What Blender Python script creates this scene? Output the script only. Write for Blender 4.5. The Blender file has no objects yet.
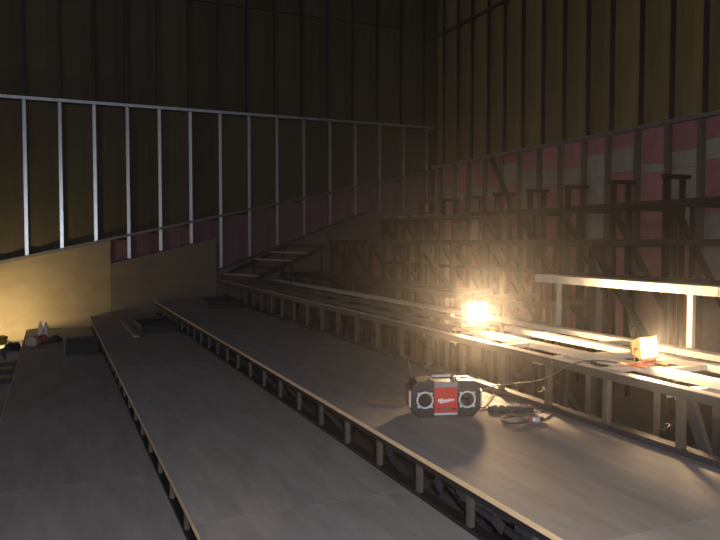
import bpy, bmesh, math, random
from mathutils import Vector, Matrix
random.seed(7)
C = bpy.context.scene
COL = C.collection
ZO = 1.90                      # slab is 1.90 m under the eye line; all coordinates below are measured from the eye

# ------------------------------------------------------------------ camera, world, lights, exposure
cam_d = bpy.data.cameras.new('camera'); cam = bpy.data.objects.new('camera', cam_d); COL.objects.link(cam)
cam_d.sensor_width = 36; cam_d.lens = 35.0; cam_d.clip_start = .02; cam_d.clip_end = 200
cam.location = (0, 0, ZO)
YAW = math.radians(23.75)
cam.rotation_euler = (math.radians(90 - 2.37), 0, -YAW)
C.camera = cam

w = bpy.data.worlds.new('world'); C.world = w; w.use_nodes = True
w.node_tree.nodes['Background'].inputs[0].default_value = (.70, .72, .88, 1)
w.node_tree.nodes['Background'].inputs[1].default_value = .3

def light(name, kind, loc, energy, color, target=None, size=.1, size_y=None, parent=None):
    d = bpy.data.lights.new(name, kind); d.energy = energy; d.color = color
    if kind == 'AREA':
        d.size = size
        if size_y: d.shape = 'RECTANGLE'; d.size_y = size_y
    else: d.shadow_soft_size = size
    o = bpy.data.objects.new(name, d); COL.objects.link(o)
    p = Vector(loc) + Vector((0, 0, ZO))
    o.location = p
    if target is not None:
        o.rotation_euler = (Vector(target) + Vector((0, 0, ZO)) - p).to_track_quat('-Z', 'Y').to_euler()
    if parent:
        o.location = p - parent.location; o.parent = parent
    return o

light('camera_flash', 'AREA', (.04, -.02, .07), 95, (.86, .92, 1), (3.6, 8, -.3), .06, .04)

vs = C.view_settings
C.display_settings.display_device = 'sRGB'
vs.view_transform = 'Standard'; vs.look = 'None'; vs.gamma = 1; vs.exposure = 0.0; vs.use_curve_mapping = False
C.cycles.volume_max_steps = 64
C.cycles.max_bounces = 6
C.cycles.volume_bounces = 0
C.cycles.sample_clamp_indirect = 4

# ------------------------------------------------------------------ materials
def mat(name, col, rough=.6, metal=0, noise=None, emis=None, bump=0, bscale=40, spec=.5):
    m = bpy.data.materials.new(name); m.use_nodes = True
    nt = m.node_tree; b = nt.nodes['Principled BSDF']
    b.inputs['Base Color'].default_value = (*col, 1)
    b.inputs['Roughness'].default_value = rough; b.inputs['Metallic'].default_value = metal
    b.inputs['Specular IOR Level'].default_value = spec
    if emis:
        b.inputs['Emission Color'].default_value = (*emis[0], 1); b.inputs['Emission Strength'].default_value = emis[1]
    if noise or bump:
        tc = nt.nodes.new('ShaderNodeTexCoord')
        mp = nt.nodes.new('ShaderNodeMapping'); nt.links.new(tc.outputs['Object'], mp.inputs[0])
    if noise:
        sc, c2, stretch = noise[:3]
        mp.inputs['Scale'].default_value = stretch
        n = nt.nodes.new('ShaderNodeTexNoise'); n.inputs['Scale'].default_value = sc; n.inputs['Detail'].default_value = 6
        n.inputs['Roughness'].default_value = .65
        r = nt.nodes.new('ShaderNodeValToRGB')
        r.color_ramp.elements[0].position = .35; r.color_ramp.elements[0].color = (*col, 1)
        r.color_ramp.elements[1].position = .68; r.color_ramp.elements[1].color = (*c2, 1)
        # per-object shift of tone
        oi = nt.nodes.new('ShaderNodeObjectInfo'); hsv = nt.nodes.new('ShaderNodeHueSaturation')
        mr = nt.nodes.new('ShaderNodeMapRange'); mr.inputs['To Min'].default_value = .82; mr.inputs['To Max'].default_value = 1.15
        nt.links.new(oi.outputs['Random'], mr.inputs[0]); nt.links.new(mr.outputs[0], hsv.inputs['Value'])
        nt.links.new(mp.outputs[0], n.inputs['Vector']); nt.links.new(n.outputs['Fac'], r.inputs[0])
        nt.links.new(r.outputs[0], hsv.inputs['Color']); nt.links.new(hsv.outputs[0], b.inputs['Base Color'])
    if bump:
        n2 = nt.nodes.new('ShaderNodeTexNoise'); n2.inputs['Scale'].default_value = bscale; n2.inputs['Detail'].default_value = 3
        bp = nt.nodes.new('ShaderNodeBump'); bp.inputs['Strength'].default_value = bump; bp.inputs['Distance'].default_value = .01
        nt.links.new(mp.outputs[0], n2.inputs['Vector']); nt.links.new(n2.outputs['Fac'], bp.inputs['Height'])
        nt.links.new(bp.outputs[0], b.inputs['Normal'])
    return m

M = dict(
    plywood=mat('plywood', (.25, .222, .205), .75, noise=(2.2, (.35, .315, .29), (3.0, .6, 1)), bump=.15, bscale=30),
    ply_edge=mat('plywood_edge', (.72, .46, .25), .7, noise=(8, (.85, .58, .34), (1, 1, 6))),
    galv=mat('galvanised_steel', (.55, .56, .58), .3, .9, noise=(9, (.68, .69, .70), (1, 1, 1))),
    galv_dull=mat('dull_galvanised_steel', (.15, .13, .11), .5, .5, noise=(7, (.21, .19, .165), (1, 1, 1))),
    bright=mat('lit_galvanised_steel', (.62, .58, .50), .5, .25, noise=(9, (.74, .70, .62), (1, 1, 1))),  # galvanised steel with the cream of the lamplight put into its colour
    stud_shaded=mat('shaded_brown_steel', (.085, .07, .052), .6, .1, noise=(7, (.12, .10, .078), (1, 1, 1))),  # shade on the backlit fascia steel painted into the colour
    dark=mat('dark_steel', (.035, .036, .045), .5, .4, noise=(6, (.06, .06, .07), (1, 1, 1))),
    black=mat('black_steel', (.015, .015, .018), .55, .2),
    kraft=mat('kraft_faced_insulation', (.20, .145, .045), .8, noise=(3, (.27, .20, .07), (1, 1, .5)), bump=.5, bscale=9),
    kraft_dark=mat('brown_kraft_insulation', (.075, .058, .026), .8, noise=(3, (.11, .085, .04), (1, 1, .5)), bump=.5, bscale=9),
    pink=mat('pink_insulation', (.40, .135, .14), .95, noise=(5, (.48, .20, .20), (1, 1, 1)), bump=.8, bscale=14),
    pink_dark=mat('dark_pink_insulation', (.15, .075, .085), .95, noise=(5, (.20, .11, .12), (1, 1, 1)), bump=.8, bscale=14),  # darker pink for the far wall
    cream=mat('unfaced_cream_insulation', (.33, .28, .23), .95, noise=(6, (.42, .36, .30), (1, 1, 1)), bump=.6, bscale=14),
    board=mat('tan_sheathing', (.33, .245, .145), .8, noise=(2.5, (.42, .32, .20), (1, 1, 2.5)), bump=.1),
    board_mid=mat('brown_tan_sheathing', (.22, .16, .105), .8, noise=(2.5, (.28, .21, .14), (1, 1, 2.5)), bump=.1),
    board_dark=mat('brown_sheathing', (.12, .08, .07), .85, noise=(2.5, (.16, .11, .10), (1, 1, 2.5))),
    concrete=mat('concrete', (.10, .10, .10), .9, noise=(1.5, (.15, .145, .14), (1, 1, 1)), bump=.2),
    ceil=mat('ceiling_black', (.03, .03, .03), .9, noise=(2, (.045, .045, .045), (1, 1, 1))),
    redp=mat('red_plastic', (.62, .035, .03), .4), blackp=mat('black_rubber', (.02, .02, .022), .55),
    silver=mat('silver_plastic', (.70, .70, .72), .35, .3), greyp=mat('grey_plastic', (.28, .27, .28), .5),
    white=mat('white_print', (.9, .9, .9), .5), lcd=mat('display', (.16, .17, .16), .25),
    cone=mat('speaker_cloth', (.015, .015, .02), .9, bump=.5, bscale=300),
    cord=mat('grey_cord', (.10, .10, .10), .55), cordo=mat('dark_cord', (.05, .035, .03), .6),
    wood=mat('brown_wood', (.14, .07, .04), .7, noise=(10, (.20, .10, .06), (1, 1, 1))),
    tanwood=mat('pale_wood', (.32, .25, .17), .75, noise=(10, (.42, .33, .22), (1, 1, 1))),
    orange=mat('orange_tube', (.75, .16, .03), .4), yellow=mat('yellow_housing', (.65, .45, .06), .45),
    bulb=mat('lit_halogen_glass', (1, 1, 1), .3, emis=((1, .69, .38), 290)),
    redcloth=mat('red_cloth', (.40, .05, .05), .9, noise=(12, (.50, .12, .10), (1, 1, 1)), bump=.6),
    pinkcloth=mat('pale_pink_cloth', (.62, .42, .38), .9, noise=(9, (.7, .55, .5), (1, 1, 1)), bump=.6),
    darkcloth=mat('dark_cloth', (.045, .045, .05), .9, noise=(9, (.08, .08, .085), (1, 1, 1)), bump=.6),
    greysheet=mat('grey_sheet', (.17, .17, .19), .7, noise=(4, (.24, .24, .26), (1, 1, 1))),
)
gl = bpy.data.materials.new('clear_plastic'); gl.use_nodes = True
b = gl.node_tree.nodes['Principled BSDF']; b.inputs['Transmission Weight'].default_value = .35
b.inputs['Base Color'].default_value = (.9, .93, .95, 1); b.inputs['Roughness'].default_value = .2; b.inputs['IOR'].default_value = 1.35
M['clear'] = gl

# ------------------------------------------------------------------ builders
def tag(o, label=None, cat=None, group=None, kind=None):
    if label: o['label'] = label
    if cat: o['category'] = cat
    if group: o['group'] = group
    if kind: o['kind'] = kind
    return o
def thing(name, loc, label, cat, group=None, rotz=0):
    o = bpy.data.objects.new(name, None); COL.objects.link(o); o.empty_display_size = .1
    o.location = Vector(loc) + Vector((0, 0, ZO)); o.rotation_euler = (0, 0, rotz)
    return tag(o, label, cat, group)
def link(name, me, loc, parent=None, rot=None, local=False):
    """loc is measured from the eye unless local; parents that take eye-measured children are never rotated"""
    o = bpy.data.objects.new(name, me); COL.objects.link(o)
    o.location = Vector(loc) if local else Vector(loc) + Vector((0, 0, ZO))
    if rot is not None: o.rotation_euler = rot
    if parent is not None:
        if not local:
            p = parent; off = Vector((0, 0, 0))
            while p: off += p.location; p = p.parent
            o.location -= off
        o.parent = parent
    return o
def mesh_of(name, bm, m, smooth=False):
    me = bpy.data.meshes.new(name); bm.normal_update(); bm.to_mesh(me); bm.free(); me.materials.append(m)
    if smooth:
        for p in me.polygons: p.use_smooth = True
    return me
def add_box(bm, a, b, mtx=None):
    vs_ = [bm.verts.new((x, y, z)) for x in (a[0], b[0]) for y in (a[1], b[1]) for z in (a[2], b[2])]
    for f in ((0, 1, 3, 2), (4, 6, 7, 5), (0, 4, 5, 1), (2, 3, 7, 6), (0, 2, 6, 4), (1, 5, 7, 3)):
        bm.faces.new([vs_[i] for i in f])
    if mtx: bmesh.ops.transform(bm, matrix=mtx, verts=vs_)
    return vs_
def bevel(bm, r, seg=2):
    bmesh.ops.bevel(bm, geom=list(bm.edges), offset=r, segments=seg, affect='EDGES', profile=.6)
CACHE = {}
def channel_mesh(L, h, d, m, t=.004):
    """thin C-shaped steel section along +X, web h tall, flanges d deep towards +Y"""
    k = ('ch', round(L, 3), h, d, m.name)
    if k in CACHE: return CACHE[k]
    bm = bmesh.new()
    prof = [(0, -h/2), (d, -h/2), (d, -h/2 + t*2.5), (d - t, -h/2 + t*2.5), (d - t, -h/2 + t), (t, -h/2 + t),
            (t, h/2 - t), (d - t, h/2 - t), (d - t, h/2 - t*2.5), (d, h/2 - t*2.5), (d, h/2), (0, h/2)]
    A = [bm.verts.new((0, y, z)) for y, z in prof]; B = [bm.verts.new((L, y, z)) for y, z in prof]
    n = len(prof)
    for i in range(n): bm.faces.new((A[i], B[i], B[(i+1) % n], A[(i+1) % n]))
    bm.faces.new(A); bm.faces.new(B[::-1])
    bmesh.ops.recalc_face_normals(bm, faces=bm.faces)
    CACHE[k] = mesh_of('channel', bm, m); return CACHE[k]
def box_mesh(sx, sy, sz, m, bev=0):
    k = ('bx', round(sx, 3), round(sy, 3), round(sz, 3), m.name, bev)
    if k in CACHE: return CACHE[k]
    bm = bmesh.new(); add_box(bm, (-sx/2, -sy/2, -sz/2), (sx/2, sy/2, sz/2))
    if bev: bevel(bm, bev, 1)
    CACHE[k] = mesh_of('box', bm, m); return CACHE[k]
def beam(name, p0, p1, h, d, m, parent, side=(0, 1, 0), solid=False):
    """steel channel from p0 to p1; `side` is the way the flanges point"""
    p0 = Vector(p0); p1 = Vector(p1); x = (p1 - p0); L = x.length; x.normalize()
    y = Vector(side); y = (y - x * y.dot(x)).normalized(); z = x.cross(y)
    R = Matrix((x, y, z)).transposed()
    if solid:
        me = box_mesh(L, d, h, m, .002)
        return link(name, me, (p0 + p1)/2, parent, R.to_euler())
    return link(name, channel_mesh(L, h, d, m), p0, parent, R.to_euler())
def boxo(name, a, b_, m, parent=None, bev=0):
    a = Vector(a); b_ = Vector(b_)
    s = b_ - a
    return link(name, box_mesh(abs(s.x), abs(s.y), abs(s.z), m, bev), (a + b_)/2, parent)
def tube_bm(bm, pts, r, seg=8, closed=False):
    pts = [Vector(p) for p in pts]; rings = []
    n = len(pts)
    for i, p in enumerate(pts):
        t = (pts[min(i+1, n-1)] - pts[max(i-1, 0)]).normalized()
        u = t.cross(Vector((0, 0, 1)));
        if u.length < .05: u = t.cross(Vector((0, 1, 0)))
        u.normalize(); v = t.cross(u)
        rr = r[i] if isinstance(r, (list, tuple)) else r
        rings.append([bm.verts.new(p + (u*math.cos(a) + v*math.sin(a))*rr) for a in [2*math.pi*k/seg for k in range(seg)]])
    for i in range(n-1):
        for k in range(seg): bm.faces.new((rings[i][k], rings[i][(k+1) % seg], rings[i+1][(k+1) % seg], rings[i+1][k]))
    bm.faces.new(rings[0][::-1]); bm.faces.new(rings[-1])
def spline(pts, n=8):
    P = [Vector(p) for p in pts]; P = [P[0]] + P + [P[-1]]; out = []
    for i in range(1, len(P)-2):
        for k in range(n):
            t = k/n; a, b_, c, d = P[i-1:i+3]
            out.append(.5*((2*b_) + (c-a)*t + (2*a-5*b_+4*c-d)*t*t + (3*b_-a-3*c+d)*t**3))
    out.append(P[-2]); return out
def tube(name, pts, r, m, parent=None, seg=8, smooth=True, local=False):
    o0 = Vector(pts[0]) if not local else Vector((0, 0, 0))
    bm = bmesh.new(); tube_bm(bm, [Vector(p) - o0 for p in pts], r, seg)
    return link(name, mesh_of(name, bm, m, smooth), o0, parent, local=local)
def prism_xz(name, pts, y0, y1, m, parent=None):
    """polygon in the X-Z plane given thickness along Y"""
    bm = bmesh.new(); o = Vector((pts[0][0], y0, pts[0][1]))
    A = [bm.verts.new((x - o.x, 0, z - o.z)) for x, z in pts]; B = [bm.verts.new((x - o.x, y1 - y0, z - o.z)) for x, z in pts]
    bm.faces.new(A); bm.faces.new(B[::-1]); n = len(A)
    for i in range(n): bm.faces.new((A[i], B[i], B[(i+1) % n], A[(i+1) % n]))
    bmesh.ops.recalc_face_normals(bm, faces=bm.faces)
    return link(name, mesh_of(name, bm, m), o, parent)

SLAB = -1.90
YF = 13.1                      # far side wall
XB = 7.47                      # back wall behind the top row
TOP = 6.6
LEDGE = lambda x: -.35 + .223*(x + .79)      # raked track on the far wall
LZ = .208*7.45                 # level track on the back wall

# ------------------------------------------------------------------ shell
def struct(name, a, b_, m): return tag(boxo(name, a, b_, m), kind='structure')
floor = struct('floor', (-7, -5, SLAB - .15), (8.2, 14, SLAB), M['concrete'])
ceiling = struct('ceiling', (-7, -5, TOP), (8.2, 14, TOP + .15), M['ceil'])
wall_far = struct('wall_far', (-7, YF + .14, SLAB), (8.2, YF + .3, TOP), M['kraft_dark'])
wall_right = struct('wall_right', (XB + .16, -5, SLAB), (XB + .32, YF + .13, TOP), M['kraft_dark'])

# insulation batts, pillowed between the studs
def batt_mesh(w_, h_, m, bul=.03, seed=0):
    rnd = random.Random(seed); bm = bmesh.new(); nx, nz = 3, 4
    F = [[bm.verts.new((w_*i/nx - w_/2, -bul*math.sin(math.pi*min(max(i/nx, .0), 1.))*(1 + rnd.uniform(-.4, .4)) * (1 if 0 < i < nx else 0), h_*j/nz)) for i in range(nx+1)] for j in range(nz+1)]
    for j in range(nz):
        for i in range(nx): bm.faces.new((F[j][i], F[j][i+1], F[j+1][i+1], F[j+1][i]))
    bk = [bm.verts.new((s*w_/2, .07, zz)) for s, zz in ((-1, 0), (1, 0), (1, h_), (-1, h_))]
    bm.faces.new((bk[3], bk[2], bk[1], bk[0]))
    bm.faces.new([F[0][i] for i in range(nx, -1, -1)] + [bk[0], bk[1]])
    bm.faces.new([F[nz][i] for i in range(nx+1)] + [bk[2], bk[3]])
    bm.faces.new([F[j][0] for j in range(nz+1)] + [bk[3], bk[0]])
    bm.faces.new([F[j][nx] for j in range(nz, -1, -1)] + [bk[1], bk[2]])
    return mesh_of('batt', bm, m, False)
def batt(x, y, z0, z1, w_, m, parent, faceX=False, seed=0):
    k = ('batt', round(w_, 2), round(z1 - z0, 2), m.name, seed % 4)
    if k not in CACHE: CACHE[k] = batt_mesh(w_, z1 - z0, m, seed=seed % 4)
    # faces -Y (far wall) or -X (right wall)
    return link('insulation_batt', CACHE[k], (x, y, z0), parent, (0, 0, -math.pi/2 if faceX else 0))

# --- far wall: studs at .548 m
xs = [-.387 + .5475*k for k in range(-6, 15)]
xs = [x for x in xs if x < 7.42]
PL = 2.36
for x in xs:
    if x < 2.75: z0 = LEDGE(x)
    else: z0 = min(-.58 + .374*(x - 2.8), .6)
    if .95 < x < 2.75: z0 = -.40 + .24*(x - .95) + .02
    beam('stud', (x, YF - .06, z0), (x, YF - .06, PL), .055, .08, M['galv'], wall_far, side=(0, 1, 0))
    beam('stud', (x, YF + .02, PL + .05), (x, YF + .02, TOP), .04, .08, M['dark'], wall_far, side=(0, 1, 0))
for i in range(len(xs)):
    x0 = xs[i]; x1 = xs[i+1] if i+1 < len(xs) else XB - .02
    xm = (x0 + x1)/2; wb = (x1 - x0) - .05
    if wb < .1: continue
    zl = LEDGE(xm)
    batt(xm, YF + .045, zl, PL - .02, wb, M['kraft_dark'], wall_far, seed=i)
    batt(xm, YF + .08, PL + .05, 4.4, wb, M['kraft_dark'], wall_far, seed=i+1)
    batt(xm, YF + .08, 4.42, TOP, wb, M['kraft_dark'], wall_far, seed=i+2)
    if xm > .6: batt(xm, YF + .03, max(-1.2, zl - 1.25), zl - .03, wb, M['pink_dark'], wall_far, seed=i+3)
# plates: top track and raked track in stock lengths
x = -3.6; k = 0
while x < XB - .03:
    x2 = min(x + 1.83, XB - .03)
    beam('top_track', (x, YF - .075, PL + .03), (x2 - .005, YF - .075, PL + .03), .05, .11, M['galv'], wall_far, side=(0, 1, 0)); x = x2
x = -3.6
while x < XB - .06:
    x2 = min(x + 2.2, XB - .06)
    beam('raked_track', (x, YF - .085, LEDGE(x)), (x2, YF - .085, LEDGE(x2)), .045, .10, M['galv_dull'], wall_far, side=(0, 1, 0)); x = x2
# sheathing on the lower part of the wall
xj = [-3.6, -1.38, .95]
for a, b_ in zip(xj, xj[1:]):
    prism_xz('sheathing_panel', [(a, SLAB), (b_ - .006, SLAB), (b_ - .006, LEDGE(b_) - .03), (a, LEDGE(a) - .03)], YF - .06, YF - .045, M['board'], wall_far)
prism_xz('sheathing_panel', [(.95, SLAB), (2.8, SLAB), (2.8, .05), (.95, -.40)], YF - .065, YF - .045, M['board_mid'], wall_far)
tag(prism_xz('sheathing_panel', [(2.806, SLAB), (5.0, SLAB), (5.0, .24), (2.806, -.58)], YF - .075, YF - .055, M['board_dark'], wall_far))
prism_xz('sheathing_panel', [(5.006, SLAB), (7.4, SLAB), (7.4, .60), (5.9, .60), (5.006, .245)], YF - .075, YF - .055, M['board_dark'], wall_far)
beam('sheathing_trim', (2.8, YF - .1, -.55), (5.87, YF - .1, .60), .035, .02, M['dark'], wall_far, solid=True)
beam('sheathing_trim', (5.88, YF - .1, .60), (7.38, YF - .1, .60), .035, .02, M['dark'], wall_far, solid=True)
beam('base_track', (1.72, YF - .1, -1.03), (2.78, YF - .1, -1.03), .03, .03, M['galv_dull'], wall_far)

# --- back wall: studs at .53 m
ys = []
y = YF - .2
DD = [14.65, 14.14, 13.67, 13.16, 12.69, 12.2, 11.7, 11.22, 10.73, 10.27, 9.76, 9.28, 8.81]
ys = [(d - XB*.4027)/.9153 for d in DD]
while ys[-1] > 1.5: ys.append(ys[-1] - .53)
for i, y in enumerate(ys):
    if y > YF - .1: continue
    beam('stud', (XB, y, LZ + .04), (XB, y, TOP), .042, .1, M['dark'], wall_right, side=(1, 0, 0))
    beam('stud', (XB - .09, y - .03, SLAB), (XB - .09, y - .03, LZ - .03), .075, .10, M['galv_dull'], wall_right, side=(1, 0, 0))
edges = [YF - .06] + ys
for i in range(len(edges) - 1):
    a, b_ = edges[i+1], edges[i]; ym = (a + b_)/2; wb = b_ - a - .05
    if wb < .1: continue
    rnd = random.Random(i*13 + 5)
    batt(XB + .05, ym, LZ + .04, 4.25, wb, M['kraft'], wall_right, True, i)
    batt(XB + .05, ym, 4.30, TOP, wb, M['kraft'], wall_right, True, i+1)
    zc = .93 + rnd.uniform(-.1, .12); hc = rnd.choice([.12, .22, .34, .25])
    wl = wb - .04
    batt(XB - .02, ym, zc + hc + .006, LZ - .03, wl, M['pink'], wall_right, True, i)
    batt(XB - .02, ym, zc, zc + hc, wl, M['cream'], wall_right, True, i+2)
    z2 = rnd.uniform(-.2, .35)
    batt(XB - .02, ym, z2 + .006, zc - .006, wl, M['pink'] if i % 3 else M['cream'], wall_right, True, i+1)
    batt(XB - .02, ym, SLAB, z2, wl, M['pink'] if i % 4 != 1 else M['cream'], wall_right, True, i+3)
y = 1.2
while y < YF - .09:
    y2 = min(y + 1.9, YF - .08)
    beam('ledge_track', (XB - .11, y, LZ), (XB - .11, y2 - .01, LZ), .05, .11, M['galv'], wall_right, side=(1, 0, 0)); y = y2
beam('wall_strap', (XB - .02, 1.2, 4.28), (XB - .02, YF - .02, 4.28), .04, .02, M['dark'], wall_right, side=(1, 0, 0), solid=True)
def wall_brace(y0, z0, y1, z1):
    beam('diagonal_brace', (XB - .14, y0, z0), (XB - .14, y1, z1), .09, .03, M['dark'], wall_right, side=(1, 0, 0))
wall_brace(10.75, LZ - .05, 10.15, .62)

# ------------------------------------------------------------------ decked tiers
TIERS = {-1: (-1.45, -.40, -1.66), 0: (-.40, .586, -1.49), 1: (.586, 1.675, -1.30), 2: (1.675, 2.81, -1.07)}
YN = -.6; YE = 12.93
def platform(i, label, stud_off, spacing, group='plywood-decked seating tiers'):
    x0, x1, zt = TIERS[i]; zb = TIERS[i-1][2] if i > -1 else SLAB
    t = thing('seating_platform', (x0, 6, zb if i > -1 else SLAB), label, 'platform', group)
    back = x1 + (.07 if i < 2 else .05)
    # plywood deck, 8 ft sheets, slightly uneven
    y = YN; rnd = random.Random(i + 11); n = 0
    off = [0, .8, 1.6, .3][i + 1]
    cuts = [YN] + [YN + off + 2.2*k for k in range(0, 8) if YN + .3 < YN + off + 2.2*k < YE - .3] + [YE]
    for a, b_ in zip(cuts, cuts[1:]):
        o = boxo('plywood_sheet', (x0 - .012, a + .0004, zt - .022), (back, b_ - .0004, zt - rnd.uniform(0, .0004)), M['plywood'], t, .0005)
        beam('sheet_edge', (x0 - .014, a + .003, zt - .012), (x0 - .014, b_ - .003, zt - .012), .024, .006, M['ply_edge'], t, side=(1, 0, 0), solid=True)
    for a, b_ in zip(cuts, cuts[1:]):
        boxo('light_block', (x1 - .03, a + .002, SLAB), (x1 - .016, b_ - .002, zt - .11), M['black'], t)  # added to keep lamp light from leaking under the deck
    # fascia: top track, bottom track, studs
    for a, b_ in zip(cuts, cuts[1:]):
        beam('top_track', (x0 + .005, a + .01, zt - .045), (x0 + .005, b_ - .01, zt - .045), .04, .08, M['black'], t, side=(1, 0, 0))
        if i > -1: beam('bottom_track', (x0 + .005, a + .01, zb + .012), (x0 + .005, b_ - .01, zb + .012), .022, .06, M['black'], t, side=(1, 0, 0))
    k = -20
    while True:
        y = stud_off + spacing*k; k += 1
        if y < YN + .05: continue
        if y > YE - .04: break
        beam('stud', (x0 + .008, y, zb + .02), (x0 + .008, y, zt - .03), .032, .025, M['stud_shaded'], t, side=(1, 0, 0))
        if k % 2 == 0 and i > 0:
            beam('joist', (x0 + .08, y + .05, zt - .065), (back - .08, y + .05, zt - .065), .08, .04, M['dark'], t, side=(0, 1, 0))
            beam('post', (x0 + .5, y + .08, SLAB), (x0 + .5, y + .08, zt - .1), .05, .05, M['dark'], t, side=(1, 0, 0))
            beam('brace', (x0 + .14, y + .07, zt - .1), (x0 + .52, y + .07, max(SLAB, zt - .55)), .04, .02, M['dark'], t, side=(0, 1, 0))
    return t
platform(-1, 'lowest plywood deck at the lower left edge of the photo, beside the grey sheets', .1, .48)
platform(0, 'bottom left plywood deck carrying the clear bottles and the bundled red cloth', .1, .48)
p1 = platform(1, 'middle plywood deck with bare top and the long pale board near its far end', .25, .475)
p2 = platform(2, 'upper plywood deck that carries the red and black radio', 5.0 - .475*3, .475)
# loose gussets and ties seen in the near dark gap under the radio deck
for (yy, zz, a) in ((2.95, -1.19, .5), (2.72, -1.17, -.2), (2.45, -1.20, .35), (3.5, -1.18, -.4)):
    o = link('gusset_plate', box_mesh(.004, .08, .06, M['dark']), (1.72, yy, zz), p2, (a, 0, 0))
for yy in (1.9, 2.35):
    beam('cross_tie', (1.71, yy, -1.15), (1.71, yy + .42, -1.17), .025, .02, M['dark'], p2, side=(1, 0, 0))
    beam('cross_tie', (1.75, yy, -1.24), (1.75, yy + .42, -1.21), .025, .02, M['dark'], p2, side=(1, 0, 0))

# ------------------------------------------------------------------ open steel frame of the fourth row (undecked)
XC, ZC = 2.81, -.723
XD, ZD = 3.94, -.30
fr = thing('seating_row_framework', (XC, 6, SLAB), 'undecked galvanised steel row frame directly behind the radio deck, lit by the lamps', 'frame')
HH = .05
def run(xa, za, y0, y1, h, d, name, m, root, side=(1, 0, 0), L=3.05):
    y = y0
    while y < y1 - .01:
        y2 = min(y + L, y1)
        beam(name, (xa, y + .004, za), (xa, y2 - .004, za), h, d, m, root, side); y = y2
run(XC, ZC - .025, .4, 12.9, .045, .05, 'front_track', M['stud_shaded'], fr)
run(XC + .012, -1.07 + .03, .4, 12.9, .03, .07, 'bottom_track', M['dark'], fr)
k = 0; y = .485
while y < 12.9:
    beam('stud', (XC + .014, y, -1.05), (XC + .014, y, ZC - .05), .035, .035, M['stud_shaded'], fr, side=(1, 0, 0))
    y += .505
def flat(name, xa, y0, y1, m=M['bright'], root=fr, wdt=.085, z=ZC, L=3.05):
    """channel laid flat: web upward"""
    y = y0
    while y < y1 - .01:
        y2 = min(y + L, y1)
        beam(name, (xa, y + .004, z), (xa, y2 - .004, z), wdt, .04, m, root, side=(0, 0, -1)); y = y2
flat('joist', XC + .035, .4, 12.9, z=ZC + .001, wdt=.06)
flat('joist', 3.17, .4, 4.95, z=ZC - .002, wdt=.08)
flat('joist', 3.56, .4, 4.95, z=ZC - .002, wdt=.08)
flat('joist', 3.19, 5.2, 12.9, z=ZC - .012, m=M['galv_dull'], wdt=.05)  # same joists past the lamp, their shade set by the darker steel
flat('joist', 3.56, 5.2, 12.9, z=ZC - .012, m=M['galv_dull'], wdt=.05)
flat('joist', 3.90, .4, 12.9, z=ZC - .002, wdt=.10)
for yy in (4.78, 3.72, 2.62, 1.5):
    beam('cross_member', (XC + .09, yy, ZC - .046), (3.93, yy, ZC - .046), .06, .04, M['bright'], fr, side=(0, 0, -1))
for (a, b_, yy) in ((XC + .09, 3.12, 4.1), (3.22, 3.52, 3.45), (XC + .09, 3.12, 3.1), (3.22, 3.52, 2.95), (3.6, 3.86, 3.9), (XC + .09, 3.12, 2.2), (3.22, 3.52, 2.0)):
    beam('cross_member', (a, yy, ZC - .006), (b_, yy, ZC - .006), .05, .03, M['bright'], fr, side=(0, 0, -1))
for yy in [5.6 + 1.0*k for k in range(8)]:
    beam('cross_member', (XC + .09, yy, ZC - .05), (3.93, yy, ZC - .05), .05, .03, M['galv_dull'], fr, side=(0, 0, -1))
y = .6; 
while y < 12.9:
    beam('post', (3.88, y, SLAB), (3.88, y, ZC - .05), .06, .05, M['dark'], fr, side=(1, 0, 0))
    beam('post', (3.35, y + .1, SLAB), (3.35, y + .1, ZC - .07), .05, .05, M['dark'], fr, side=(1, 0, 0))
    beam('brace', (XC + .12, y + .05, ZC - .25), (3.33, y + .05, SLAB + .05), .06, .03, M['black'], fr, side=(0, 1, 0))
    y += 1.01
# a diagonal seen low at the right edge
beam('brace', (XC + .12, 2.55, ZC - .08), (XC + .12, 2.25, -1.5), .06, .03, M['dark'], fr, side=(1, 0, 0))

# fifth row: only its near part framed, header on posts
f5 = thing('steel_row_header', (XD, 3, ZC), 'lamp-lit galvanised steel header on thin posts above the lamps, at the right edge', 'frame')
run(XD, ZD - .03, .6, 5.08, .062, .09, 'header_track', M['bright'], f5, L=2.6)
flat('header_plate', XD + .07, .6, 5.08, z=ZD + .004, wdt=.12, root=f5, L=2.3)
for yy in (4.77, 3.42, 2.1):
    beam('post', (XD, yy, ZC + .001), (XD, yy, ZD - .055), .045 if yy < 4 else .03, .03, M['bright'], f5, side=(1, 0, 0))
for yy in (4.1, 3.0):
    beam('joist', (XD + .1, yy, ZD - .03), (4.9, yy, ZD - .03), .05, .04, M['dark'], f5, side=(0, 1, 0))

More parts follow.
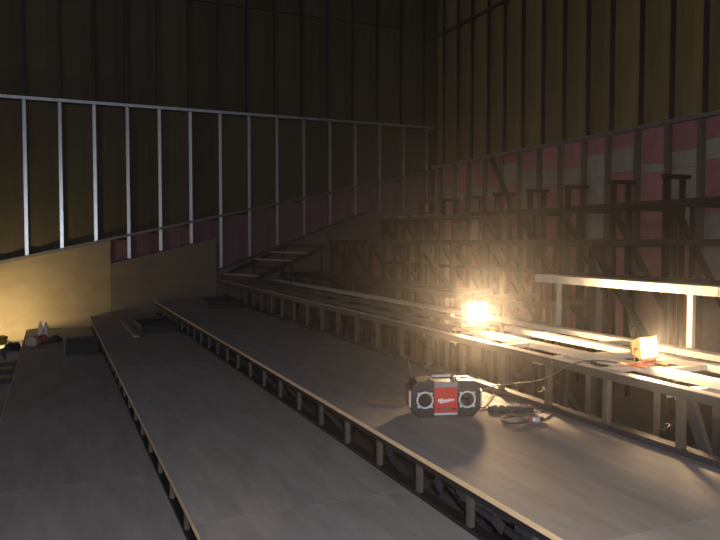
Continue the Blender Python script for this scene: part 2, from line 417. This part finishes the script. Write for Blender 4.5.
# ------------------------------------------------------------------ dark raker frames carrying the top rows
XE, ZE = 5.0, .03
XF, ZF = 6.12, .46
XG, ZG = 6.98, .80
ordn = ['farthest', 'second', 'third', 'fourth', 'fifth', 'sixth', 'seventh', 'nearest']
Yk = [12.78 - .905*k for k in range(9)]
ord2 = ['in the far corner, under the first upright loop', 'second from the far corner', 'third from the far corner', 'fourth from the far corner',
        'fifth from the far corner', 'sixth from the far corner', 'seventh from the far corner,',
        'under the rightmost upright loop', 'cut by the right edge of the photo']
for k, yy in enumerate(Yk):
    t = thing('raker_frame', (5.6, yy, SLAB), 'dark steel stepped frame, ' + ord2[k], 'frame', None)
    D_, S_ = M['black'], (0, 1, 0)
    def bar(n, a, b_, h=.06, d=.04): beam(n, (a[0], yy, a[1]), (b_[0], yy, b_[1]), h, d, D_, t, side=S_)
    bar('post', (4.0, SLAB), (4.0, ZD - .30))
    bar('post', (XE + .03, SLAB), (XE + .03, ZE - .05), .065)
    bar('post', (XE + .30, SLAB), (XE + .30, ZE - .05), .05)
    bar('post', (XF + .03, SLAB), (XF + .03, ZF - .05), .065)
    bar('post', (XF + .30, SLAB), (XF + .30, ZF - .05), .04)
    bar('post', (XG + .03, SLAB), (XG + .03, ZG), .085)
    bar('post', (XG + .30, SLAB), (XG + .30, ZG), .07)
    beam('cap', (XG - .06, yy - .02, ZG + .025), (XG + .36, yy - .02, ZG + .025), .07, .05, D_, t, side=(0, 0, -1))
    bar('step_joist', (XE, ZE - .055), (XF + .02, ZE - .055), .07)
    bar('step_joist', (XF, ZF - .055), (XG + .05, ZF - .055), .07)
    bar('step_joist', (4.0, -.62), (XE, -.62), .06)
    bar('brace', (XE + .06, ZE - .12), (XE + .92, ZE - 1.25), .07)
    bar('brace', (XF + .06, ZF - .12), (XG + .02, ZF - 1.30), .07)
    bar('brace', (4.05, -.66), (4.85, -1.7), .06)
    for (gx, gz) in ((XE + .08, ZE - .08), (XF + .08, ZF - .08)):
        link('gusset_plate', box_mesh(.17, .004, .14, M['black']), (gx, yy - .005, gz), t)
# stringers tying them together lengthwise
def stringer(name, xa, za, y0, y1, label, h=.055, m=None):
    t = thing(name, (xa, (y0+y1)/2, za), label, 'beam')
    run(xa, za, y0, y1, h, .05, 'track_length', m or M['black'], t, (1, 0, 0))
    return t
stringer('steel_stringer', XE - .012, ZE - .04, 2.5, 12.86, 'long dark horizontal steel track at eye level, tying the lower step corners')
stringer('steel_stringer', XF - .012, ZF - .04, 2.5, 12.86, 'long dark horizontal steel track just below the upright loops')
stringer('steel_stringer', XF - .012, -.42, 2.5, 12.86, 'thin dark horizontal steel track low behind the stepped frames', .045)
stringer('steel_stringer', 3.98, -.60, 5.3, 12.0, 'dark horizontal steel track low at the foot of the stepped frames, left of the lamp', .05)
# joist bundle lying on the top row near the corner (small bright ends)
jb = thing('stacked_tracks', (6.7, 12.0, ZF - .01), 'loose bright-edged steel tracks lying on the top step by the room corner', 'steel')
for q in range(3):
    beam('track', (6.15 + .0, 12.1 - .55*q, ZF + .015), (6.75, 12.1 - .55*q, ZF + .015), .05, .03, M['galv'], jb, side=(0, 0, -1))

# aisle ladder at the far wall
al = thing('aisle_stringer_frame', (3.6, 12.4, ZC), 'dark sloping ladder-like aisle frame leaning up beside the far wall', 'frame')
Lr = [Vector((2.85, 12.86, -.66)), Vector((4.12, 12.86, -.10))]; Rr = [Vector((3.22, 11.75, -.66)), Vector((4.50, 11.75, -.10))]
beam('side_rail', Lr[0], Lr[1], .06, .04, M['black'], al, side=(0, -1, 0))
beam('side_rail', Rr[0], Rr[1], .07, .04, M['black'], al, side=(0, 1, 0))
for q, f in enumerate((.05, .3, .52, .76, .98)):
    a = Lr[0].lerp(Lr[1], f); c = Rr[0].lerp(Rr[1], f)
    beam('rung', a + Vector((0, 0, .04)), c + Vector((0, 0, .04)), .06, .03, M['tanwood'] if q in (0, 2, 3) else M['dark'], al, side=(0, 0, -1))
for f in (.02, .5, .95):
    for R_ in (Lr, Rr):
        a = R_[0].lerp(R_[1], f); beam('leg', (a.x, a.y, ZC + .004), (a.x, a.y, a.z - .03), .04, .04, M['dark'], al)

# half-step boxes at the aisle
def step_box(x0, x1, y0, y1, z, h, label, slats=False):
    t = thing('aisle_step', ((x0+x1)/2, (y0+y1)/2, z), label, 'step', 'unfinished aisle half-steps')
    beam('side_channel', (x0, y0, z + h/2), (x0, y1, z + h/2), h, .025, M['galv_dull'] if not slats else M['tanwood'], t, side=(1, 0, 0))
    beam('side_channel', (x1, y0, z + h/2), (x1, y1, z + h/2), h, .05, M['dark'], t, side=(-1, 0, 0))
    beam('end_channel', (x0 + .01, y0, z + h/2), (x1 - .01, y0, z + h/2), h, .05, M['black'], t, side=(0, 1, 0))
    beam('end_channel', (x0 + .01, y1, z + h/2), (x1 - .01, y1, z + h/2), h, .05, M['dark'], t, side=(0, -1, 0))
    boxo('shade_sheet', (x0 + .02, y0 + .02, z + h*.7), (x1 - .02, y1 - .02, z + h*.7 + .006), M['black'], t)  # black sheet stands for the shade inside the open frame
    n = 4 if slats else 2
    for q in range(n):
        yy = y0 + (y1 - y0)*(q + 1)/(n + 1)
        beam('slat', (x0 + .05, yy, z + h*.8), (x1 - .05, yy, z + h*.93), .07, .015, M['black'], t, side=(0, 0, -1))
step_box(.13, .55, 9.85, 10.6, -1.49, .14, 'dark slatted half-step frame on the bottom left deck, right of the red cloth', True)
step_box(1.13, 1.64, 10.2, 11.3, -1.30, .10, 'dark open half-step frame at the far end of the middle deck')
step_box(2.22, 2.78, 11.0, 11.95, -1.07, .12, 'dark half-step frame at the far end of the radio deck')
tag(boxo('loose_board', (.99, 9.8, -1.2985), (1.06, 12.0, -1.272), M['tanwood'], None, .003), 'narrow pale board lying lengthwise beside the half-step on the middle deck', 'board')

# ------------------------------------------------------------------ radio
RX, RY = 2.197, 3.72
rad = thing('jobsite_radio', (RX, RY, -1.07), 'red and black jobsite radio with two round chrome-ringed speakers', 'radio', rotz=math.atan2(-2.2, 3.8) + math.radians(12))
def L(name, me, loc=(0, 0, 0), rot=None, parent=rad): return link(name, me, loc, parent, rot, local=True)
def profile_block(name, prof, y0, y1, m, bev=.006, loc=(0, 0, 0), parent=rad):
    bm = bmesh.new()
    A = [bm.verts.new((x, y0, z)) for x, z in prof]; B = [bm.verts.new((x, y1, z)) for x, z in prof]
    bm.faces.new(A); bm.faces.new(B[::-1]); n = len(A)
    for i in range(n): bm.faces.new((A[i], B[i], B[(i+1) % n], A[(i+1) % n]))
    bmesh.ops.recalc_face_normals(bm, faces=bm.faces)
    if bev: bevel(bm, bev, 2)
    return L(name, mesh_of(name, bm, m), loc, None, parent)
# centre body and two rubber end caps with chamfered corners
profile_block('body', [(-.08, .012), (.08, .012), (.08, .205), (-.08, .205)], -.075, .085, M['greyp'])
for s in (-1, 1):
    pr = [(s*.070, 0), (s*.168, 0), (s*.215, .048), (s*.215, .172), (s*.195, .200), (s*.175, .222), (s*.070, .222)]
    if s < 0: pr = pr[::-1]
    cap = profile_block('end_cap', pr, -.088, .095, M['blackp'], .008)
    # recessed speaker baffle and chrome ring
    bm = bmesh.new()
    rr, r2, sg = .0475, .0062, 28
    ring = [[bm.verts.new((math.cos(a)*(rr + r2*math.cos(p)), r2*math.sin(p), math.sin(a)*(rr + r2*math.cos(p)))) for p in [2*math.pi*j/8 for j in range(8)]] for a in [2*math.pi*i/sg for i in range(sg)]]
    for i in range(sg):
        for j in range(8): bm.faces.new((ring[i][j], ring[i][(j+1) % 8], ring[(i+1) % sg][(j+1) % 8], ring[(i+1) % sg][j]))
    for a in (45, 135, 225, 315):
        a = math.radians(a); add_box(bm, (math.cos(a)*.056 - .007, -.006, math.sin(a)*.056 - .007), (math.cos(a)*.056 + .007, .006, math.sin(a)*.056 + .007))
    bmesh.ops.recalc_face_normals(bm, faces=bm.faces)
    spk = L('speaker_ring', mesh_of('ring', bm, M['silver'], True), (s*.130, -.092, .110))
    bm = bmesh.new(); prev = None
    prof = [(.001, .012), (.015, .006), (.03, .002), (.0465, -.004)]
    rings = [[bm.verts.new((math.cos(2*math.pi*i/24)*r_, -d_ + .0, math.sin(2*math.pi*i/24)*r_)) for i in range(24)] for r_, d_ in prof]
    for a_, b_ in zip(rings, rings[1:]):
        for i in range(24): bm.faces.new((a_[i], a_[(i+1) % 24], b_[(i+1) % 24], b_[i]))
    bm.faces.new(rings[0][::-1]); bmesh.ops.recalc_face_normals(bm, faces=bm.faces)
    L('speaker_grille', mesh_of('grille', bm, M['cone'], True), (0, .002, 0), None, spk)
    L('side_bar', box_mesh(.012, .022, .10, M['silver'], .003), (s*.219, -.070, .115))
    L('side_panel', box_mesh(.008, .09, .09, M['redp'], .003), (s*.216, .0, .115))
L('front_panel', box_mesh(.146, .012, .152, M['redp'], .003), (0, -.080, .107))
L('top_band', box_mesh(.146, .03, .032, M['greyp'], .004), (0, -.074, .200))
L('bottom_strip', box_mesh(.146, .014, .014, M['silver'], .003), (0, -.080, .022))
dsp = L('display', box_mesh(.062, .004, .013, M['lcd'], .001), (0, -.0875, .054))
for q in (-.055, -.043, .043, .055): L('button', box_mesh(.008, .005, .010, M['blackp'], .001), (q, -.0885, .054))
L('carry_handle', box_mesh(.118, .022, .014, M['silver'], .004), (-.012, .0, .240))
for s in (-1, 1): L('handle_bracket', box_mesh(.022, .03, .030, M['greyp'], .004), (s*.075 - .005, .0, .221))
L('top_trim', box_mesh(.055, .02, .008, M['greyp'], .002), (.14, .02, .224))
fc = bpy.data.curves.new('lettering', 'FONT'); fc.body = 'Milwaukee'; fc.size = .027; fc.shear = .35; fc.extrude = .0006; fc.offset = .0005
fc.align_x = 'CENTER'; fc.align_y = 'CENTER'; fc.space_character = .88; fc.materials.append(M['white'])
fc.resolution_u = 3
fo = bpy.data.objects.new('lettering_curve', fc); COL.objects.link(fo)
dg = bpy.context.evaluated_depsgraph_get(); tm = bpy.data.meshes.new_from_object(fo.evaluated_get(dg)); bpy.data.objects.remove(fo)
L('lettering', tm, (-.002, -.0870, .108), (math.pi/2, -.05, 0))
bm = bmesh.new()
v = [bm.verts.new(p) for p in ((-.046, 0, -.0125), (.038, 0, -.003), (.020, 0, -.0085), (-.030, 0, -.0175), (-.02, 0, -.013))]
bm.faces.new(v[:4]); ret = bmesh.ops.extrude_face_region(bm, geom=bm.faces[:]); bmesh.ops.translate(bm, vec=(0, -.001, 0), verts=[g for g in ret['geom'] if isinstance(g, bmesh.types.BMVert)])
bm.verts.remove(v[4]) if v[4].is_valid and not v[4].link_faces else None
L('underline', mesh_of('underline', bm, M['white']), (-.002, -.0865, .106))
tube('antenna', [(-.195, .05, .20), (-.200, .05, .25), (-.212, .05, .35)], [.006, .004, .0025], M['blackp'], rad, 8, True, True)

# stick, power strip, cords and plug on the same deck
def P(px, py, z):                                  # pencil-and-paper survey: sight line to a level plane
    d = -z*700/(py - 241); x = (px - 52)*.9153*d/700; return Vector((x, (d - x*.4027)/.9153, z))
a = P(369, 403, -1.058); c = P(404, 406, -1.058)
st = beam('wooden_stick', a, c, .014, .035, M['wood'], None, side=(0, 0, 1), solid=True)
tag(st, 'brown wooden stick lying flat left of the radio', 'stick')
ps = thing('power_strip', P(512, 410, -1.069), 'dark flat power strip lying among the cords right of the radio', 'power strip')
c0 = P(512, 410, -1.049); e = (P(533, 411, -1.049) - P(490, 410, -1.049)); ang = math.atan2(e.y, e.x)
bm = bmesh.new(); add_box(bm, (-.14, -.03, -.0195), (.14, .03, .0185)); bevel(bm, .006)
link('case', mesh_of('case', bm, M['blackp']), c0, ps, (0, 0, ang))
for q in range(5):
    off = Matrix.Rotation(ang, 3, 'Z') @ Vector((-.10 + .045*q, 0, .021)); link('socket', box_mesh(.03, .034, .006, M['greyp'], .002), c0 + off, ps, (0, 0, ang))
link('switch', box_mesh(.02, .02, .012, M['redp'], .003), c0 + Matrix.Rotation(ang, 3, 'Z') @ Vector((.122, 0, .022)), ps, (0, 0, ang))
z = -1.0645
# radio cord
tag(tube('radio_cord', spline([P(478, 409, -1.05), P(486, 408, z), P(492, 398, z + .0), P(497, 393, z), P(492, 401, z), P(487, 409, z), P(500, 413, z), P(514, 418, z), P(514, 413, z), P(508, 410.5, -1.063)]), .0045, M['cordo']),
    'thin dark cord looping from the right end of the radio', 'cord')
# coiled grey extension cord with plug
pts = []
for q in range(3):
    for a_ in range(0, 360, 30):
        t_ = math.radians(a_); pts.append(P(517 + (14 - q*1.2)*math.cos(t_ + .3) - q, 420.5 + (4.8 - q*.5)*math.sin(t_ + .3), z + .002 + .008*q + .003*math.sin(t_*2)))
pts += [P(528, 422, z + .018), P(534, 421.5, z + .006)]
cc = thing('extension_cord', P(517, 420, -1.07), 'coiled grey extension cord with a pale plug end, right of the radio', 'cord')
tube('cord', spline(pts, 3), .006, M['cord'], cc)
pl = tube('plug', [P(533, 421.5, -1.052), P(536, 421.3, -1.052), P(537, 421.2, -1.052), P(541, 421, -1.052)], [.010, .017, .017, .017], M['silver'], cc, 12)
tube('plug_collar', [P(530.5, 421.8, -1.053), P(533.5, 421.6, -1.053)], [.012, .014], M['redcloth'], cc, 12)
tube('plug_tip', [P(541, 421, -1.052), P(545, 420.6, -1.052)], [.015, .013], M['blackp'], cc, 12)
tag(tube('electric_cable', spline([P(545, 421, z), P(553, 416, z), P(551, 411, z), P(540, 413, z), P(520, 412, z), P(505, 416, z), P(489, 411, z), P(481, 412, z)], 8), .0045, M['cord']),
    'thin loose grey cord wandering behind the coiled cord', 'cord')
# hanging lamp cable, from lamp frame down to the deck
hang = [(3.03, 3.13, -.714), (2.90, 3.18, -.70), (2.780, 3.25, -.73), (2.775, 3.5, -.86), (2.775, 3.75, -.93), (2.772, 3.98, -.99), (2.74, 4.1, -1.05), (2.66, 4.0, z)]
tag(tube('lamp_cable', spline(hang), .0045, M['cord']), 'thin cable drooping from the right work light down to the deck', 'cable')

# ------------------------------------------------------------------ work lights
def work_light(loc, aim, energy, label, s=1.0, stand=True, spread=115, hh=.14, warm=(1, .64, .34)):
    loc = Vector(loc); t = thing('work_light', loc, label, 'lamp')
    d = Vector(aim).normalized(); rz = math.atan2(d.x, -d.y)          # local -Y looks along the aim
    tilt = math.asin(d.z)
    R = Matrix.Rotation(rz, 4, 'Z') @ Matrix.Rotation(-tilt, 4, 'X')
    hc = Vector((0, 0, hh))                                        # lamp head centre above the base
    def lk(name, bm, m, smooth=False, tilted=True, parent=t):
        X = (Matrix.Translation(hc) @ R) if tilted else Matrix.Rotation(rz, 4, 'Z')
        bmesh.ops.transform(bm, matrix=X, verts=bm.verts); return link(name, mesh_of(name, bm, m, smooth), (0, 0, 0), parent, local=True)
    bm = bmesh.new()                                                   # flared housing with cooling fins
    w0, h0, w1, h1 = .095*s, .072*s, .060*s, .045*s
    A = [bm.verts.new((x*w0, -.03*s, z_*h0)) for x, z_ in ((-1, -1), (1, -1), (1, 1), (-1, 1))]
    B = [bm.verts.new((x*w1, .055*s, z_*h1)) for x, z_ in ((-1, -1), (1, -1), (1, 1), (-1, 1))]
    for i in range(4): bm.faces.new((A[i], B[i], B[(i+1) % 4], A[(i+1) % 4]))
    bm.faces.new(B)
    I = [bm.verts.new((x*w0*.88, -.03*s, z_*h0*.86)) for x, z_ in ((-1, -1), (1, -1), (1, 1), (-1, 1))]
    J = [bm.verts.new((x*w0*.88, -.012*s, z_*h0*.86)) for x, z_ in ((-1, -1), (1, -1), (1, 1), (-1, 1))]
    for i in range(4):
        bm.faces.new((A[i], A[(i+1) % 4], I[(i+1) % 4], I[i])); bm.faces.new((I[i], I[(i+1) % 4], J[(i+1) % 4], J[i]))
    bm.faces.new(J[::-1])
    for q in range(5): add_box(bm, (-.05*s + q*.025*s - .002, .05*s, -.04*s), (-.05*s + q*.025*s + .002, .075*s, .04*s))
    bmesh.ops.recalc_face_normals(bm, faces=bm.faces)
    hs = lk('housing', bm, M['yellow'])
    bm = bmesh.new(); add_box(bm, (-.080*s, -.022*s, -.058*s), (.080*s, -.016*s, .058*s)); gb = lk('glass', bm, M['bulb'])
    gb.visible_shadow = True
    bm = bmesh.new()
    for q in (-.05, -.017, .017, .05): tube_bm(bm, [(q*s, -.036*s, -.07*s), (q*s, -.052*s, -.04*s), (q*s, -.052*s, .04*s), (q*s, -.036*s, .07*s)], .0014, 5)
    lk('wire_guard', bm, M['dark'])
    bm = bmesh.new(); tube_bm(bm, [(-.03*s, .05*s, .045*s), (-.035*s, .07*s, .11*s), (-.02*s, .075*s, .135*s), (.05*s, .075*s, .135*s), (.035*s, .05*s, .045*s)], .007*s, 8)
    lk('handle', bm, M['blackp'], True)
    if stand:
        bm = bmesh.new()                                               # bent-tube floor stand
        tube_bm(bm, [(-.115*s, -.085*s, .010), (-.115*s, .085*s, .010)], .009*s); tube_bm(bm, [(.115*s, -.085*s, .010), (.115*s, .085*s, .010)], .009*s)
        tube_bm(bm, [(-.115*s, 0, .010), (.115*s, 0, .010)], .009*s)
        lk('base', bm, M['orange'], True, False)
        bm = bmesh.new()
        tube_bm(bm, [(-.09*s, 0, hh), (-.112*s, 0, hh), (-.112*s, 0, .024), (.112*s, 0, .024), (.112*s, 0, hh), (.09*s, 0, hh)], .007*s)
        lk('yoke', bm, M['orange'], True, False)
    Rl = R.to_3x3()
    p = loc + hc + Rl @ Vector((0, -.0235*s, 0))
    light('halogen', 'AREA', p, energy, warm, p + Rl @ Vector((0, -1, 0)), .15*s, .11*s, t).data.spread = math.radians(spread)
    return t
work_light((3.12, 4.78, ZC + .004), (.05, -1, .12), 42, 'left halogen work light, glaring on the steel frame right above the radio', s=1.15, spread=135, hh=.145)
work_light((3.13, 3.02, ZC + .004), (.18, -1, .12), 32, 'right halogen work light on an orange stand, below the steel header post', s=.9, hh=.105)
work_light((-.72, 11.9, -1.66), (-.25, 1, .35), 23, 'small yellow lamp on the lowest deck at the far left edge', s=.9, spread=180, warm=(1, .85, .40))

# ------------------------------------------------------------------ clutter at the far left
def lump(name, c, r, m, parent=None, seed=0, sq=.25):
    rnd = random.Random(seed); bm = bmesh.new(); bmesh.ops.create_icosphere(bm, subdivisions=3, radius=1)
    ph = [rnd.uniform(0, 6) for _ in range(6)]
    for v in bm.verts:
        p = v.co.copy(); k_ = 1 + sq*(math.sin(p.x*3.1 + ph[0])*math.sin(p.y*4 + ph[1]) + .5*math.sin(p.z*7 + ph[2] + p.x*5) + .3*math.sin(p.y*11 + ph[3]))
        p = p*k_; z_ = max(p.z, -.35); v.co = (p.x*r[0], p.y*r[1], (z_ + .35)*r[2])
    return link(name, mesh_of(name, bm, m, True), c, parent)
bd = thing('cloth_bundle', (-.24, 11.1, -1.49), 'crumpled pale pink and red cloth bundle by the clear bottles', 'cloth')
lump('pale_cloth', (-.27, 11.05, -1.489), (.09, .16, .09), M['pinkcloth'], bd, 3)
lump('red_cloth', (-.17, 11.3, -1.489), (.10, .13, .075), M['redcloth'], bd, 5)
tag(lump('black_bag', (.03, 11.3, -1.489), (.075, .12, .055), M['darkcloth'], None, 8), 'small black bag slumped right of the pale pink and red cloth', 'bag')
tag(boxo('brown_plank', (-.22, 10.66, -1.489), (.10, 10.76, -1.465), M['wood'], None, .003), 'short brown plank between the cloth bundle and the slatted half-step', 'plank')
def bottle(x, y, label):
    t = thing('water_bottle', (x, y, -1.49), label, 'bottle')
    bm = bmesh.new(); prof = [(.001, .002), (.030, .002), (.033, .012), (.033, .06), (.030, .085), (.033, .11), (.033, .155), (.024, .185), (.013, .205), (.013, .215)]
    rings = [[bm.verts.new((math.cos(2*math.pi*i/16)*r_, math.sin(2*math.pi*i/16)*r_, z_)) for i in range(16)] for r_, z_ in prof]
    for a_, b_ in zip(rings, rings[1:]):
        for i in range(16): bm.faces.new((a_[i], a_[(i+1) % 16], b_[(i+1) % 16], b_[i]))
    bm.faces.new(rings[0][::-1]); bm.faces.new(rings[-1])
    link('body', mesh_of('bottle', bm, M['clear'], True), (0, 0, 0), t, local=True)
    bm = bmesh.new(); bmesh.ops.create_cone(bm, cap_ends=True, segments=14, radius1=.015, radius2=.0145, depth=.018)
    link('cap', mesh_of('cap', bm, M['white']), (0, 0, .224), t, local=True)
bottle(-.185, 11.95, 'left one of the two clear plastic water bottles by the tan wall')
bottle(-.105, 11.9, 'right one of the two clear plastic water bottles, nearer the slatted half-step')
tag(lump('dark_tarp', (-.56, 11.35, -1.659), (.13, .32, .13), M['darkcloth'], None, 12), 'heap of dark cloth on the lowest deck, left of the pink cloth bundle', 'cloth')
for q, (yy, zz) in enumerate(((10.3, 0), (9.7, .0), (9.1, 0))):
    o = boxo('steel_offcut', (-1.3, yy, -1.659 + zz), (-.46, yy + .22, -1.60 + zz), M['dark' if q % 2 == 0 else 'dark'], None, .004)
    tag(o, ['dark steel offcut lying at the far left edge, closest to the cloth heap', 'dark steel offcut at the left edge, middle of the three', 'dark steel offcut at the left edge, nearest the camera'][q], 'steel', 'dark steel offcuts on the lowest deck')
tag(boxo('grey_sheet', (-.60, 10.72, -1.659), (-.44, 10.95, -1.55), M['greysheet'], None, .004), 'pale grey block standing against the edge of the bottom left deck', 'block')

# ------------------------------------------------------------------ dusty air of the building site
hz = bpy.data.materials.new('dusty_air'); hz.use_nodes = True; nt = hz.node_tree; nt.nodes.clear()
out = nt.nodes.new('ShaderNodeOutputMaterial'); vsn = nt.nodes.new('ShaderNodeVolumeScatter')
vsn.inputs['Color'].default_value = (.95, .93, .92, 1); vsn.inputs['Density'].default_value = .0135; vsn.inputs['Anisotropy'].default_value = .86
nt.links.new(vsn.outputs[0], out.inputs['Volume'])
bm = bmesh.new(); add_box(bm, (-1.4, 1.3, SLAB + .02), (XB - .24, YF - .2, 3.2))
o = link('dust_haze', mesh_of('haze', bm, hz), (0, 0, 0)); tag(o, 'thin dusty haze hanging in the air around the work lights', 'haze', None, 'stuff')
